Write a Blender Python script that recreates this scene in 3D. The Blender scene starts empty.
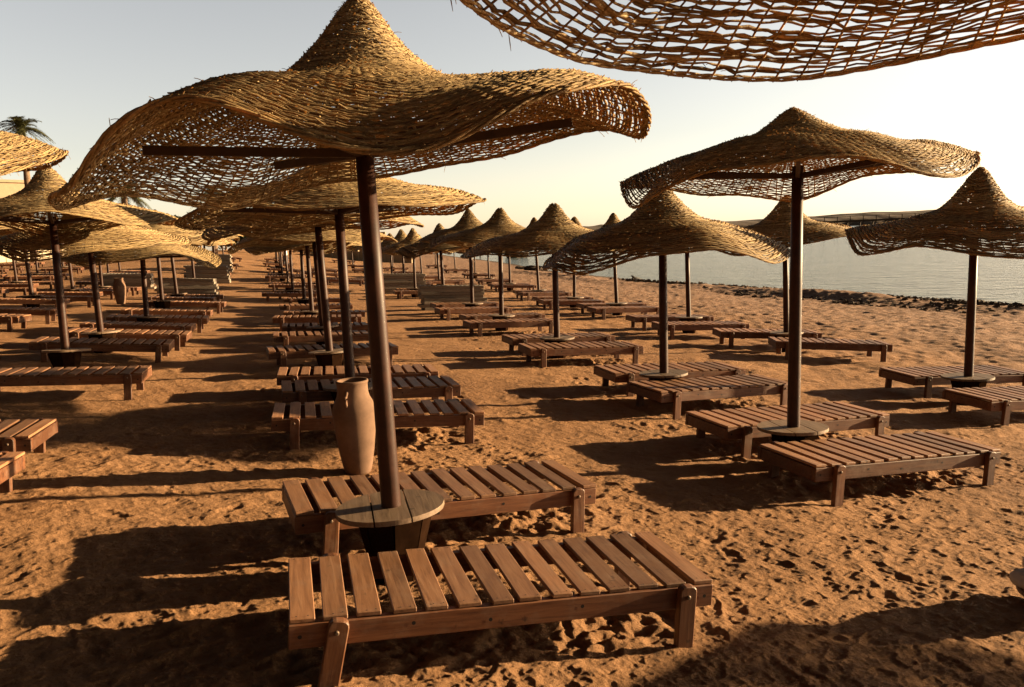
import bpy, bmesh, math, random
import numpy as np
from mathutils import Vector, Matrix

random.seed(7)
rng = np.random.default_rng(11)
PI = math.pi
R_ = math.radians
scene = bpy.context.scene
COL = scene.collection

# ------------------------------------------------------------------ ground shape
SH = [(30, 0), (24, 14), (18.5, 28.2), (16.5, 33), (14, 40.4), (9.8, 51), (4.6, 70.9), (-1.1, 107.7),
      (-11.9, 162), (-30, 260), (-60, 400)]
SX = np.array([p[0] for p in SH], float)
SY = np.array([p[1] for p in SH], float)
SEA = -1.5


def shore_dist(x, y):
    return np.interp(y, SY, SX) - x


def G(x, y):
    """height of the bare beach: slopes to the sea on the right, rises to the land on the left"""
    x = np.asarray(x, float)
    y = np.asarray(y, float)
    x0, y0 = x, y
    d = shore_dist(x, y)
    y = np.where(y > 30, 30 + (y - 30) * .15, y)
    y = np.where(y < -3, -3 + (y + 3) * .2, y)
    x = np.where(x < -12, -12 + (x + 12) * .3, x)
    x = np.where(x > 12, 12 + (x - 12) * .5, x)
    z = -.085*x - .0225*y + .0121*y*y/20 + .0448*x*y/20 - .0103*x*x/20 - .00676*y**3/800
    z = z + .055*np.logaddexp(0, (-x0 - 6)*1.0)*np.where(x0 < -40, 40/np.maximum(-x0, 40), 1)
    z = z + .036*np.logaddexp(0, (np.minimum(y0, 120) - 38)/4.)*4*np.clip((x0+46)/24, .15, 1)*np.clip((-x0-6)/16, 0, 1)
    c = SEA + np.where(d < 0, .05*d, .055*d) + .07*np.clip(d - 15, 0, 40)*np.clip((-x0-6)/16, 0, 1)
    k = .12
    m = np.clip(.5 + .5*(c - z)/k, 0, 1)
    return np.maximum(c*(1 - m) + z*m - k*m*(1 - m), -3.5)


def gz(x, y):
    return float(G(x, y))


def gslope(x, y):
    e = .4
    return (gz(x+e, y)-gz(x-e, y))/(2*e), (gz(x, y+e)-gz(x, y-e))/(2*e)


def vnoise(x, y, s, seed):
    x = x/s + seed*17.31
    y = y/s + seed*9.77
    xi = np.floor(x).astype(np.int64)
    yi = np.floor(y).astype(np.int64)
    fx = x - xi
    fy = y - yi
    fx = fx*fx*(3-2*fx)
    fy = fy*fy*(3-2*fy)

    def h(a, b):
        n = (a*374761393 + b*668265263 + seed*974634) & 0x7fffffff
        n = ((n ^ (n >> 13))*1274126177) & 0x7fffffff
        n = n ^ (n >> 16)
        return (n & 0xffff)/65535.0*2-1
    return (h(xi, yi)*(1-fx)+h(xi+1, yi)*fx)*(1-fy) + (h(xi, yi+1)*(1-fx)+h(xi+1, yi+1)*fx)*fy


# ------------------------------------------------------------------ mesh helpers
def mesh_np(name, V, F, smooth=False):
    """V (n,3), F (m,4) or (m,3) index array -> mesh"""
    me = bpy.data.meshes.new(name)
    V = np.asarray(V, np.float32)
    F = np.asarray(F, np.int32)
    k = F.shape[1]
    me.vertices.add(len(V))
    me.vertices.foreach_set('co', V.ravel())
    me.loops.add(F.size)
    me.loops.foreach_set('vertex_index', F.ravel())
    me.polygons.add(len(F))
    me.polygons.foreach_set('loop_start', np.arange(0, F.size, k, dtype=np.int32))
    me.polygons.foreach_set('loop_total', np.full(len(F), k, np.int32))
    me.update(calc_edges=True)
    me.polygons.foreach_set('use_smooth', np.full(len(F), smooth))
    me.validate()
    return me


class MB:
    """collects shapes and links them as ONE mesh object"""
    def __init__(self):
        self.bm = bmesh.new()

    def box(self, c, size, rot=None, bevel=0.0, taper=1.0):
        r = bmesh.ops.create_cube(self.bm, size=1.0)
        vs = r['verts']
        for v in vs:
            t = taper if v.co.z < 0 else 1
            v.co = Vector((v.co.x*size[0]*t, v.co.y*size[1]*t, v.co.z*size[2]))
        if bevel > 0:
            es = list({e for v in vs for e in v.link_edges})
            rb = bmesh.ops.bevel(self.bm, geom=es, offset=bevel, segments=1, affect='EDGES', profile=.6)
            vs = list({v for v in rb['verts']} | {v for v in vs if v.is_valid})
        M = Matrix.Translation(Vector(c))
        if rot is not None:
            M = M @ rot.to_4x4()
        for v in vs:
            v.co = M @ v.co
        return self

    def bar(self, a, b, w, h, bevel=0):
        a, b = Vector(a), Vector(b)
        d = b-a
        q = d.to_track_quat('X', 'Z').to_matrix()
        return self.box((a+b)/2, (d.length, w, h), q, bevel)

    def lathe(self, prof, seg=24, c=(0, 0, 0), cap=True, rot=None):
        rings = []
        for r, z in prof:
            ring = []
            for k in range(seg):
                a = 2*PI*k/seg
                p = Vector((r*math.cos(a), r*math.sin(a), z))
                if rot is not None:
                    p = rot @ p
                ring.append(self.bm.verts.new(p+Vector(c)))
            rings.append(ring)
        for i in range(len(rings)-1):
            for k in range(seg):
                f = self.bm.faces.new((rings[i][k], rings[i][(k+1) % seg], rings[i+1][(k+1) % seg], rings[i+1][k]))
                f.smooth = True
        if cap:
            self.bm.faces.new(list(reversed(rings[0])))
            self.bm.faces.new(rings[-1])
        return self

    def tube(self, pts, rad, seg=8, cap=True):
        pts = [Vector(p) for p in pts]
        n = len(pts)
        rads = rad if isinstance(rad, (list, tuple)) else [rad]*n
        rings = []
        ref = Vector((0, 0, 1))
        for i, p in enumerate(pts):
            d = (pts[min(i+1, n-1)]-pts[max(i-1, 0)]).normalized()
            r = ref if abs(d.dot(ref)) < .95 else Vector((1, 0, 0))
            u = d.cross(r).normalized()
            v = d.cross(u)
            rings.append([self.bm.verts.new(p+(u*math.cos(2*PI*k/seg)+v*math.sin(2*PI*k/seg))*rads[i]) for k in range(seg)])
        for i in range(n-1):
            for k in range(seg):
                f = self.bm.faces.new((rings[i][k], rings[i][(k+1) % seg], rings[i+1][(k+1) % seg], rings[i+1][k]))
                f.smooth = True
        if cap:
            self.bm.faces.new(list(reversed(rings[0])))
            self.bm.faces.new(rings[-1])
        return self

    def prism(self, poly, y0, y1):
        """poly in xz, extruded along y"""
        a = [self.bm.verts.new((p[0], y0, p[1])) for p in poly]
        b = [self.bm.verts.new((p[0], y1, p[1])) for p in poly]
        n = len(poly)
        self.bm.faces.new(a)
        self.bm.faces.new(list(reversed(b)))
        for i in range(n):
            self.bm.faces.new((a[i], b[i], b[(i+1) % n], a[(i+1) % n]))
        return self

    def mesh(self, name):
        bmesh.ops.recalc_face_normals(self.bm, faces=self.bm.faces)
        me = bpy.data.meshes.new(name)
        self.bm.to_mesh(me)
        self.bm.free()
        return me


def link(name, me, mat=None, parent=None):
    o = bpy.data.objects.new(name, me)
    COL.objects.link(o)
    if mat is not None and me is not None and not me.materials:
        me.materials.append(mat)
    if parent is not None:
        o.parent = parent
    return o


def tag(o, label, cat, group=None):
    o['label'] = label
    o['category'] = cat
    if group:
        o['group'] = group
    return o


def thing(name, loc, label, cat, group=None, rotz=0):
    o = bpy.data.objects.new(name, None)
    COL.objects.link(o)
    o.empty_display_size = .2
    o.location = loc
    o.rotation_euler = (0, 0, rotz)
    return tag(o, label, cat, group)


def copy_tree(o, parent=None):
    c = o.copy()
    COL.objects.link(c)
    if parent is not None:
        c.parent = parent
    for ch in list(o.children):
        copy_tree(ch, c)
    return c


def on_slope(o, x, y, rz, dz=0.0, tilt=None):
    """stand a thing on the sloping beach, lying parallel to it"""
    sx, sy = gslope(x, y)
    n = Vector((-sx, -sy, 1)).normalized()
    q = Vector((0, 0, 1)).rotation_difference(n)
    m = q.to_matrix() @ Matrix.Rotation(rz, 3, 'Z')
    if tilt:
        m = m @ Matrix.Rotation(tilt[0], 3, 'X') @ Matrix.Rotation(tilt[1], 3, 'Y')
    o.rotation_mode = 'XYZ'
    o.rotation_euler = m.to_euler()
    o.location = (x, y, gz(x, y)+dz)


# ------------------------------------------------------------------ materials
def new_mat(name):
    m = bpy.data.materials.new(name)
    m.use_nodes = True
    nt = m.node_tree
    b = nt.nodes['Principled BSDF']
    return m, nt, b


def N(nt, t, **kw):
    n = nt.nodes.new(t)
    for k, v in kw.items():
        if k.startswith('i_'):
            n.inputs[k[2:].replace('_', ' ')].default_value = v
        else:
            setattr(n, k, v)
    return n


def ramp(nt, stops, interp='LINEAR'):
    r = nt.nodes.new('ShaderNodeValToRGB')
    r.color_ramp.interpolation = interp
    e = r.color_ramp.elements
    while len(e) < len(stops):
        e.new(.5)
    for el, (p, c) in zip(e, stops):
        el.position = p
        el.color = (*c, 1) if len(c) == 3 else c
    return r


def mixc(nt, fac, a, b, mode='MIX'):
    m = nt.nodes.new('ShaderNodeMix')
    m.data_type = 'RGBA'
    m.blend_type = mode
    for idx, v in ((0, fac), (6, a), (7, b)):
        if hasattr(v, 'is_linked'):
            nt.links.new(v, m.inputs[idx])
        elif idx == 0:
            m.inputs[0].default_value = v
        else:
            m.inputs[idx].default_value = (*v, 1)
    return m.outputs[2]


def mat_sand():
    m, nt, b = new_mat('sand')
    L = nt.links.new
    geo = N(nt, 'ShaderNodeNewGeometry')
    pos = geo.outputs['Position']
    n1 = N(nt, 'ShaderNodeTexNoise', i_Scale=.55, i_Detail=6.0, i_Roughness=.6)
    L(pos, n1.inputs['Vector'])
    r1 = ramp(nt, [(.3, (.225, .115, .054)), (.52, (.295, .155, .073)), (.72, (.35, .19, .096))])
    L(n1.outputs['Fac'], r1.inputs['Fac'])
    n2 = N(nt, 'ShaderNodeTexNoise', i_Scale=9.0, i_Detail=8.0, i_Roughness=.7)
    L(pos, n2.inputs['Vector'])
    r2 = ramp(nt, [(.25, (.70, .66, .60)), (.5, (1, 1, 1)), (.8, (1.12, 1.12, 1.14))])
    L(n2.outputs['Fac'], r2.inputs['Fac'])
    c = mixc(nt, 1.0, r1.outputs['Color'], r2.outputs['Color'], 'MULTIPLY')
    # grit: dark and pale grains, dry straw bits
    v = N(nt, 'ShaderNodeTexVoronoi', i_Scale=42.0, i_Randomness=1.0)
    L(pos, v.inputs['Vector'])
    rv = ramp(nt, [(.0, (1, 1, 1)), (.10, (1, 1, 1)), (.16, (0, 0, 0))])
    L(v.outputs['Distance'], rv.inputs['Fac'])
    n3 = N(nt, 'ShaderNodeTexNoise', i_Scale=1.7, i_Detail=3.0)
    L(pos, n3.inputs['Vector'])
    r3 = ramp(nt, [(.48, (0, 0, 0)), (.68, (1, 1, 1))])
    L(n3.outputs['Fac'], r3.inputs['Fac'])
    mu = N(nt, 'ShaderNodeMath', operation='MULTIPLY')
    L(rv.outputs['Color'], mu.inputs[0])
    L(r3.outputs['Color'], mu.inputs[1])
    c = mixc(nt, mu.outputs[0], c, (.09, .045, .022))
    # stony grey-pink band towards the water, damp dark sand at the very edge
    at = N(nt, 'ShaderNodeAttribute', attribute_name='shore')
    n4 = N(nt, 'ShaderNodeTexNoise', i_Scale=3.2, i_Detail=6.0, i_Roughness=.75)
    L(pos, n4.inputs['Vector'])
    r4 = ramp(nt, [(.36, (.14, .08, .055)), (.5, (.26, .155, .105)), (.66, (.36, .24, .17))])
    L(n4.outputs['Fac'], r4.inputs['Fac'])
    rs = ramp(nt, [(.0, (1, 1, 1)), (.42, (.75, .75, .75)), (.62, (0, 0, 0))])
    L(at.outputs['Fac'], rs.inputs['Fac'])
    c = mixc(nt, rs.outputs['Color'], c, r4.outputs['Color'])
    rd = ramp(nt, [(.0, (1, 1, 1)), (.015, (1, 1, 1)), (.05, (0, 0, 0))])
    L(at.outputs['Fac'], rd.inputs['Fac'])
    c = mixc(nt, rd.outputs['Color'], c, (.07, .045, .03))
    L(c, b.inputs['Base Color'])
    b.inputs['Roughness'].default_value = .95
    b.inputs['Specular IOR Level'].default_value = .15
    nb = N(nt, 'ShaderNodeTexNoise', i_Scale=22.0, i_Detail=10.0, i_Roughness=.72)
    L(pos, nb.inputs['Vector'])
    nb2 = N(nt, 'ShaderNodeTexNoise', i_Scale=4.2, i_Detail=6.0, i_Roughness=.62)
    L(pos, nb2.inputs['Vector'])
    b1 = N(nt, 'ShaderNodeBump', i_Strength=1.0, i_Distance=.045)
    L(nb.outputs['Fac'], b1.inputs['Height'])
    b2 = N(nt, 'ShaderNodeBump', i_Strength=.6, i_Distance=.11)
    L(nb2.outputs['Fac'], b2.inputs['Height'])
    L(b1.outputs['Normal'], b2.inputs['Normal'])
    L(b2.outputs['Normal'], b.inputs['Normal'])
    return m


def mat_wood(name, dark, mid, light, rough=.55, axis='X', grey=0.0):
    m, nt, b = new_mat(name)
    L = nt.links.new
    tc = N(nt, 'ShaderNodeTexCoord')
    oi = N(nt, 'ShaderNodeObjectInfo')
    geo = N(nt, 'ShaderNodeNewGeometry')
    add = N(nt, 'ShaderNodeVectorMath', operation='ADD')
    L(tc.outputs['Object'], add.inputs[0])
    cx = N(nt, 'ShaderNodeCombineXYZ')
    mulr = N(nt, 'ShaderNodeMath', operation='MULTIPLY')
    L(oi.outputs['Random'], mulr.inputs[0])
    mulr.inputs[1].default_value = 37.0
    mulg = N(nt, 'ShaderNodeMath', operation='MULTIPLY')
    L(geo.outputs['Random Per Island'], mulg.inputs[0])
    mulg.inputs[1].default_value = 23.0
    L(mulr.outputs[0], cx.inputs[0])
    L(mulg.outputs[0], cx.inputs[1])
    L(mulr.outputs[0], cx.inputs[2])
    L(cx.outputs[0], add.inputs[1])
    mp = N(nt, 'ShaderNodeMapping')
    mp.inputs['Scale'].default_value = (3, 40, 40) if axis == 'X' else ((40, 3, 40) if axis == 'Y' else (40, 40, 3))
    L(add.outputs[0], mp.inputs['Vector'])
    n = N(nt, 'ShaderNodeTexNoise', i_Scale=1.0, i_Detail=7.0, i_Roughness=.65, i_Distortion=.6)
    L(mp.outputs[0], n.inputs['Vector'])
    r = ramp(nt, [(.28, dark), (.5, mid), (.74, light)])
    L(n.outputs['Fac'], r.inputs['Fac'])
    # per-plank and per-thing tone
    ra = N(nt, 'ShaderNodeMapRange')
    ra.inputs['To Min'].default_value = .62
    ra.inputs['To Max'].default_value = 1.32
    L(geo.outputs['Random Per Island'], ra.inputs['Value'])
    rb = N(nt, 'ShaderNodeMapRange')
    rb.inputs['To Min'].default_value = .68
    rb.inputs['To Max'].default_value = 1.25
    L(oi.outputs['Random'], rb.inputs['Value'])
    mm = N(nt, 'ShaderNodeMath', operation='MULTIPLY')
    L(ra.outputs[0], mm.inputs[0])
    L(rb.outputs[0], mm.inputs[1])
    c = mixc(nt, 1.0, r.outputs['Color'], mm.outputs[0], 'MULTIPLY')
    # sand dust and worn patches
    n2 = N(nt, 'ShaderNodeTexNoise', i_Scale=6.0, i_Detail=6.0, i_Roughness=.7)
    L(add.outputs[0], n2.inputs['Vector'])
    r2 = ramp(nt, [(.5, (0, 0, 0)), (.72, (.55, .55, .55))])
    L(n2.outputs['Fac'], r2.inputs['Fac'])
    c = mixc(nt, r2.outputs['Color'], c, (.19, .12, .08))
    n3 = N(nt, 'ShaderNodeTexNoise', i_Scale=17.0, i_Detail=3.0)
    L(add.outputs[0], n3.inputs['Vector'])
    r3 = ramp(nt, [(.66, (0, 0, 0)), (.74, (.7, .7, .7))])
    L(n3.outputs['Fac'], r3.inputs['Fac'])
    c = mixc(nt, r3.outputs['Color'], c, (dark[0]*.4, dark[1]*.4, dark[2]*.4))
    L(c, b.inputs['Base Color'])
    rr = N(nt, 'ShaderNodeMapRange')
    rr.inputs['To Min'].default_value = rough-.12
    rr.inputs['To Max'].default_value = rough+.2
    L(n2.outputs['Fac'], rr.inputs['Value'])
    L(rr.outputs[0], b.inputs['Roughness'])
    b.inputs['Specular IOR Level'].default_value = .35
    bu = N(nt, 'ShaderNodeBump', i_Strength=.35, i_Distance=.004)
    L(n.outputs['Fac'], bu.inputs['Height'])
    L(bu.outputs['Normal'], b.inputs['Normal'])
    return m


def mat_straw():
    m, nt, b = new_mat('straw')
    L = nt.links.new
    geo = N(nt, 'ShaderNodeNewGeometry')
    oi = N(nt, 'ShaderNodeObjectInfo')
    tc = N(nt, 'ShaderNodeTexCoord')
    r = ramp(nt, [(.0, (.20, .132, .066)), (.3, (.34, .235, .115)), (.65, (.47, .34, .165)), (1, (.58, .44, .23))])
    L(geo.outputs['Random Per Island'], r.inputs['Fac'])
    n = N(nt, 'ShaderNodeTexNoise', i_Scale=2.2, i_Detail=5.0, i_Roughness=.65)
    L(tc.outputs['Object'], n.inputs['Vector'])
    rn = ramp(nt, [(.3, (.72, .72, .76)), (.6, (1.08, 1.04, .98))])
    L(n.outputs['Fac'], rn.inputs['Fac'])
    c = mixc(nt, 1.0, r.outputs['Color'], rn.outputs['Color'], 'MULTIPLY')
    n2 = N(nt, 'ShaderNodeTexNoise', i_Scale=85.0, i_Detail=4.0, i_Roughness=.7)
    L(tc.outputs['Object'], n2.inputs['Vector'])
    rn2 = ramp(nt, [(.3, (.55, .52, .48)), (.7, (1.22, 1.22, 1.22))])
    L(n2.outputs['Fac'], rn2.inputs['Fac'])
    c = mixc(nt, 1.0, c, rn2.outputs['Color'], 'MULTIPLY')
    rb = N(nt, 'ShaderNodeMapRange')
    rb.inputs['To Min'].default_value = .82
    rb.inputs['To Max'].default_value = 1.12
    L(oi.outputs['Random'], rb.inputs['Value'])
    c = mixc(nt, 1.0, c, rb.outputs[0], 'MULTIPLY')
    L(c, b.inputs['Base Color'])
    bu = N(nt, 'ShaderNodeBump', i_Strength=.6, i_Distance=.004)
    L(n2.outputs['Fac'], bu.inputs['Height'])
    L(bu.outputs['Normal'], b.inputs['Normal'])
    b.inputs['Roughness'].default_value = .65
    b.inputs['Specular IOR Level'].default_value = .25
    tr = N(nt, 'ShaderNodeBsdfTranslucent')
    cw = mixc(nt, 1.0, c, (1.0, .62, .30), 'MULTIPLY')
    L(cw, tr.inputs['Color'])
    mx = N(nt, 'ShaderNodeMixShader')
    mx.inputs[0].default_value = .36
    L(b.outputs[0], mx.inputs[1])
    L(tr.outputs[0], mx.inputs[2])
    L(mx.outputs[0], nt.nodes['Material Output'].inputs['Surface'])
    return m


def mat_plain(name, col, rough=.6, metal=0.0, noise=.25, scale=8.0, spec=.4, bump=0.0):
    m, nt, b = new_mat(name)
    L = nt.links.new
    tc = N(nt, 'ShaderNodeTexCoord')
    n = N(nt, 'ShaderNodeTexNoise', i_Scale=scale, i_Detail=6.0, i_Roughness=.65)
    L(tc.outputs['Object'], n.inputs['Vector'])
    lo = tuple(c*(1-noise) for c in col)
    hi = tuple(min(1, c*(1+noise)) for c in col)
    r = ramp(nt, [(.3, lo), (.7, hi)])
    L(n.outputs['Fac'], r.inputs['Fac'])
    L(r.outputs['Color'], b.inputs['Base Color'])
    b.inputs['Roughness'].default_value = rough
    b.inputs['Metallic'].default_value = metal
    b.inputs['Specular IOR Level'].default_value = spec
    if bump:
        bu = N(nt, 'ShaderNodeBump', i_Strength=.6, i_Distance=bump)
        L(n.outputs['Fac'], bu.inputs['Height'])
        L(bu.outputs['Normal'], b.inputs['Normal'])
    return m


def mat_leaf(name, a, c, trans=.25):
    m, nt, b = new_mat(name)
    L = nt.links.new
    geo = N(nt, 'ShaderNodeNewGeometry')
    r = ramp(nt, [(0, a), (1, c)])
    L(geo.outputs['Random Per Island'], r.inputs['Fac'])
    L(r.outputs['Color'], b.inputs['Base Color'])
    b.inputs['Roughness'].default_value = .5
    tr = N(nt, 'ShaderNodeBsdfTranslucent')
    L(r.outputs['Color'], tr.inputs['Color'])
    mx = N(nt, 'ShaderNodeMixShader')
    mx.inputs[0].default_value = trans
    L(b.outputs[0], mx.inputs[1])
    L(tr.outputs[0], mx.inputs[2])
    L(mx.outputs[0], nt.nodes['Material Output'].inputs['Surface'])
    return m


def mat_sea():
    m, nt, b = new_mat('sea_water')
    L = nt.links.new
    geo = N(nt, 'ShaderNodeNewGeometry')
    mp = N(nt, 'ShaderNodeMapping')
    mp.inputs['Scale'].default_value = (.8, 1.5, 1)
    mp.inputs['Rotation'].default_value = (0, 0, R_(-25))
    L(geo.outputs['Position'], mp.inputs['Vector'])
    n1 = N(nt, 'ShaderNodeTexNoise', i_Scale=.8, i_Detail=6.0, i_Roughness=.6)
    L(mp.outputs[0], n1.inputs['Vector'])
    n2 = N(nt, 'ShaderNodeTexNoise', i_Scale=.22, i_Detail=4.0, i_Roughness=.5)
    L(mp.outputs[0], n2.inputs['Vector'])
    b1 = N(nt, 'ShaderNodeBump', i_Strength=1.0, i_Distance=.46)
    L(n1.outputs['Fac'], b1.inputs['Height'])
    b2 = N(nt, 'ShaderNodeBump', i_Strength=1.0, i_Distance=.16)
    L(n2.outputs['Fac'], b2.inputs['Height'])
    L(b1.outputs['Normal'], b2.inputs['Normal'])
    L(b2.outputs['Normal'], b.inputs['Normal'])
    r = ramp(nt, [(.3, (.11, .14, .128)), (.7, (.15, .182, .165))])
    L(n2.outputs['Fac'], r.inputs['Fac'])
    L(r.outputs['Color'], b.inputs['Base Color'])
    b.inputs['Roughness'].default_value = .1
    b.inputs['IOR'].default_value = 1.45
    return m


M = {}
M['sand'] = mat_sand()
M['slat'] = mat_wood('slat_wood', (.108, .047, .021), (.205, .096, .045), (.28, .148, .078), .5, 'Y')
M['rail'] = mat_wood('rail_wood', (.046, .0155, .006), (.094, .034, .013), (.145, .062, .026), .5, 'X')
M['legw'] = mat_wood('leg_wood', (.046, .0155, .006), (.094, .034, .013), (.145, .062, .026), .5, 'Z')
M['grey_wood'] = mat_wood('weathered_wood', (.12, .095, .07), (.19, .155, .118), (.25, .21, .165), .7, 'X')
M['disc'] = mat_wood('table_wood', (.07, .041, .023), (.122, .077, .045), (.175, .118, .075), .6, 'X')
M['tub'] = mat_plain('base_wood', (.016, .0075, .004), 1.0, 0, .4, 9.0, .0, .004)
M['pole'] = mat_plain('pole_paint', (.036, .0125, .006), .5, 0.0, .5, 9.0, .22, .002)
M['arm'] = mat_plain('arm_wood', (.045, .024, .014), .6, 0.0, .35, 12.0, .3)
M['bolt'] = mat_plain('bolt_metal', (.13, .085, .055), .6, .4, .3)
M['nail'] = mat_plain('nail_head', (.012, .008, .006), .7, .2, .2)
M['straw'] = mat_straw()
M['clay'] = mat_plain('clay', (.15, .088, .056), .85, 0, .3, 5.0, .15, .004)
M['sea'] = mat_sea()
M['bark'] = mat_plain('bark', (.17, .11, .07), .9, 0, .4, 5.0, .2, .02)
M['leaf'] = mat_leaf('bush_leaf', (.022, .04, .011), (.06, .085, .025))
M['leafdark'] = mat_leaf('dark_leaf', (.018, .026, .010), (.05, .06, .022))
M['palm'] = mat_leaf('palm_leaf', (.045, .05, .016), (.11, .105, .04))
M['cream'] = mat_plain('cream_plaster', (.36, .29, .20), .85, 0, .1, 1.3, .2)
M['beige'] = mat_plain('beige_plaster', (.27, .20, .13), .85, 0, .12, .9, .2)
M['darkglass'] = mat_plain('window_dark', (.03, .03, .03), .25, 0, .2)
M['land'] = mat_plain('headland_soil', (.14, .108, .086), .95, 0, .4, .12, .1)
M['rock'] = mat_plain('rock', (.055, .038, .027), .9, 0, .4, 4.0, .2, .03)
M['pier'] = mat_plain('pier_timber', (.06, .034, .02), .8, 0, .3, 2.0, .2)
M['cushion'] = mat_plain('grey_canvas', (.42, .40, .39), .85, 0, .15, 14.0, .2, .004)
M['skin'] = mat_plain('skin', (.28, .15, .09), .6, 0, .1)
M['shirt'] = mat_plain('white_cloth', (.75, .72, .68), .8, 0, .06)
M['trouser'] = mat_plain('dark_cloth', (.05, .05, .06), .8, 0, .1)
M['hair'] = mat_plain('hair', (.02, .015, .012), .6, 0, .1)
M['feather'] = mat_plain('feather', (.03, .028, .028), .6, 0, .2)

# ------------------------------------------------------------------ loungers
L_, W_, TOP = 1.95, .674, .31
RAIL_H = .105


def rounded_leg(h, w=.085):
    """side outline of a leg with a rounded head (xz)"""
    pts = [(-w/2, 0), (w/2, 0)]
    r = .028
    for a in range(0, 91, 30):
        pts.append((w/2-r+r*math.cos(R_(a)), h-r+r*math.sin(R_(a))))
    for a in range(90, 181, 30):
        pts.append((-w/2+r+r*math.cos(R_(a)), h-r+r*math.sin(R_(a))))
    return pts


def leg_mesh(side):
    mb = MB()
    h = TOP - .004
    mb.prism(rounded_leg(h+.06), -.022, .022)
    for v in mb.bm.verts:
        v.co.z -= h+.06
    bmesh.ops.recalc_face_normals(mb.bm, faces=mb.bm.faces)
    es = [e for e in mb.bm.edges if len(e.link_faces) == 2 and e.calc_face_angle(0) > .8]
    bmesh.ops.bevel(mb.bm, geom=es, offset=.005, segments=1, affect='EDGES')
    return mb.mesh('leg')


SLAT_ME = []


def slat_mesh(vk, zt):
    s = MB()
    n = 14
    rs = random.Random(30+vk)
    pitch = (L_-.02-.088)/(n-1)
    for k in range(n):
        x = -L_/2+.01+.044+k*pitch + rs.uniform(-.007, .007)
        rot = Matrix.Rotation(rs.uniform(-.016, .016), 3, 'Z') @ Matrix.Rotation(rs.uniform(-.006, .006), 3, 'X') @ Matrix.Rotation(rs.uniform(-.025, .025), 3, 'Y')
        s.box((x, rs.uniform(-.005, .005), zt+.0125+rs.uniform(-.001, .002)), (.100+rs.uniform(-.006, .004), W_-.006-rs.uniform(0, .012), .021), rot, .0035)
    nails = set()
    for k in range(n):
        x = -L_/2+.01+.044+k*pitch
        for sy in (-1, 1):
            for sx in (-.022, .024):
                cx, cy = x+sx+rs.uniform(-.006, .006), sy*(W_/2-.024+rs.uniform(-.006, .006))
                vs = [s.bm.verts.new((cx+.0042*math.cos(a*PI/3), cy+.0042*math.sin(a*PI/3), zt+.0262)) for a in range(6)]
                f = s.bm.faces.new(vs)
                f.material_index = 1
    me = s.mesh('slats')
    for p in me.polygons:
        if p.material_index == 1 and p.normal.z < 0:
            p.flip()
    me.materials.append(M['slat'])
    me.materials.append(M['nail'])
    return me


def lounger_proto():
    r = thing('lounger', (0, 0, 0), '', 'lounger', 'wooden loungers standing on the beach')
    f = MB()
    zt = TOP - .022
    zc = zt - RAIL_H/2
    for s in (-1, 1):
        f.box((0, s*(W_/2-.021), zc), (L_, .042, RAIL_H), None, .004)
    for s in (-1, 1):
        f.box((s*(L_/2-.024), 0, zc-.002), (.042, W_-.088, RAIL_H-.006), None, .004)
    f.box((0, 0, zc-.02), (.04, W_-.088, .06), None, .003)
    for s_ in (-1, 1):
        for x, dz in ((-.93, .0), (-.46, .012), (-.12, -.008), (.31, .01), (.93, .0)):
            vs = [f.bm.verts.new((x+.009*math.cos(a*PI/4), s_*(W_/2+.0012), zc+dz+.009*math.sin(a*PI/4))) for a in range(8)]
            f.bm.faces.new(vs).material_index = 1
    fm = f.mesh('frame')
    fm.materials.append(M['rail'])
    fm.materials.append(M['nail'])
    link('frame', fm, None, r)
    rs = random.Random(3)
    for vk in range(5):
        SLAT_ME.append(slat_mesh(vk, zt))
    link('slats', SLAT_ME[0], M['slat'], r)
    lm = {1: leg_mesh(1), -1: leg_mesh(-1)}
    bm_ = MB()
    bm_.lathe([(.011, 0), (.011, .006), (.006, .010)], 8)
    bolt = bm_.mesh('bolt')
    for sx, x in ((-1, -L_/2+.205), (1, L_/2-.15)):
        for sy in (-1, 1):
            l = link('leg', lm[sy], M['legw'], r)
            l.location = (x, sy*(W_/2+.0225), TOP-.002)
            for dz in (-.05,):
                b = link('bolt', bolt, M['bolt'], l)
                b.location = (rs.uniform(-.012, .012), sy*.0225, dz)
                b.rotation_euler = (-sy*PI/2, 0, 0)
    return r


PROTO = lounger_proto()
used_proto = [False]
LOUNGER_POS = []


def lounger(x, y, deg, label, legs_tilt=None):
    if not used_proto[0]:
        o = PROTO
        used_proto[0] = True
    else:
        o = copy_tree(PROTO)
    on_slope(o, x, y, R_(deg), -.005, (random.uniform(-.008, .008), random.uniform(-.006, .006)))
    o['label'] = label
    LOUNGER_POS.append((x, y, R_(deg)))
    rs = random.Random(int(x*100)+int(y*37))
    for ch in o.children:
        if ch.name.startswith('slats'):
            ch.data = rs.choice(SLAT_ME)
        if ch.name.startswith('leg'):
            ch.rotation_euler = (0, rs.uniform(-.03, .03), 0)
    if legs_tilt:
        for ch in o.children:
            if ch.name.startswith('leg') and ch.location.x < 0 and ch.location.y < 0:
                ch.rotation_euler = (0, legs_tilt, 0)
    return o


# ------------------------------------------------------------------ woven canopies
PR = np.array([0, .03, .06, .12, .22, .32, .45, .6, .8, 1.0, 1.2, 1.4, 1.55, 1.65])
PZ = np.array([.77, .765, .745, .675, .54, .43, .335, .275, .225, .175, .115, .03, -.05, -.11])
_rr = np.linspace(0, 1.65, 400)
_zz = np.interp(_rr, PR, PZ)
_k = np.ones(21)/21
_zs = np.convolve(np.pad(_zz, 10, mode='edge'), _k, 'valid')
_zs[:4] = _zs[4]+.002


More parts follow.
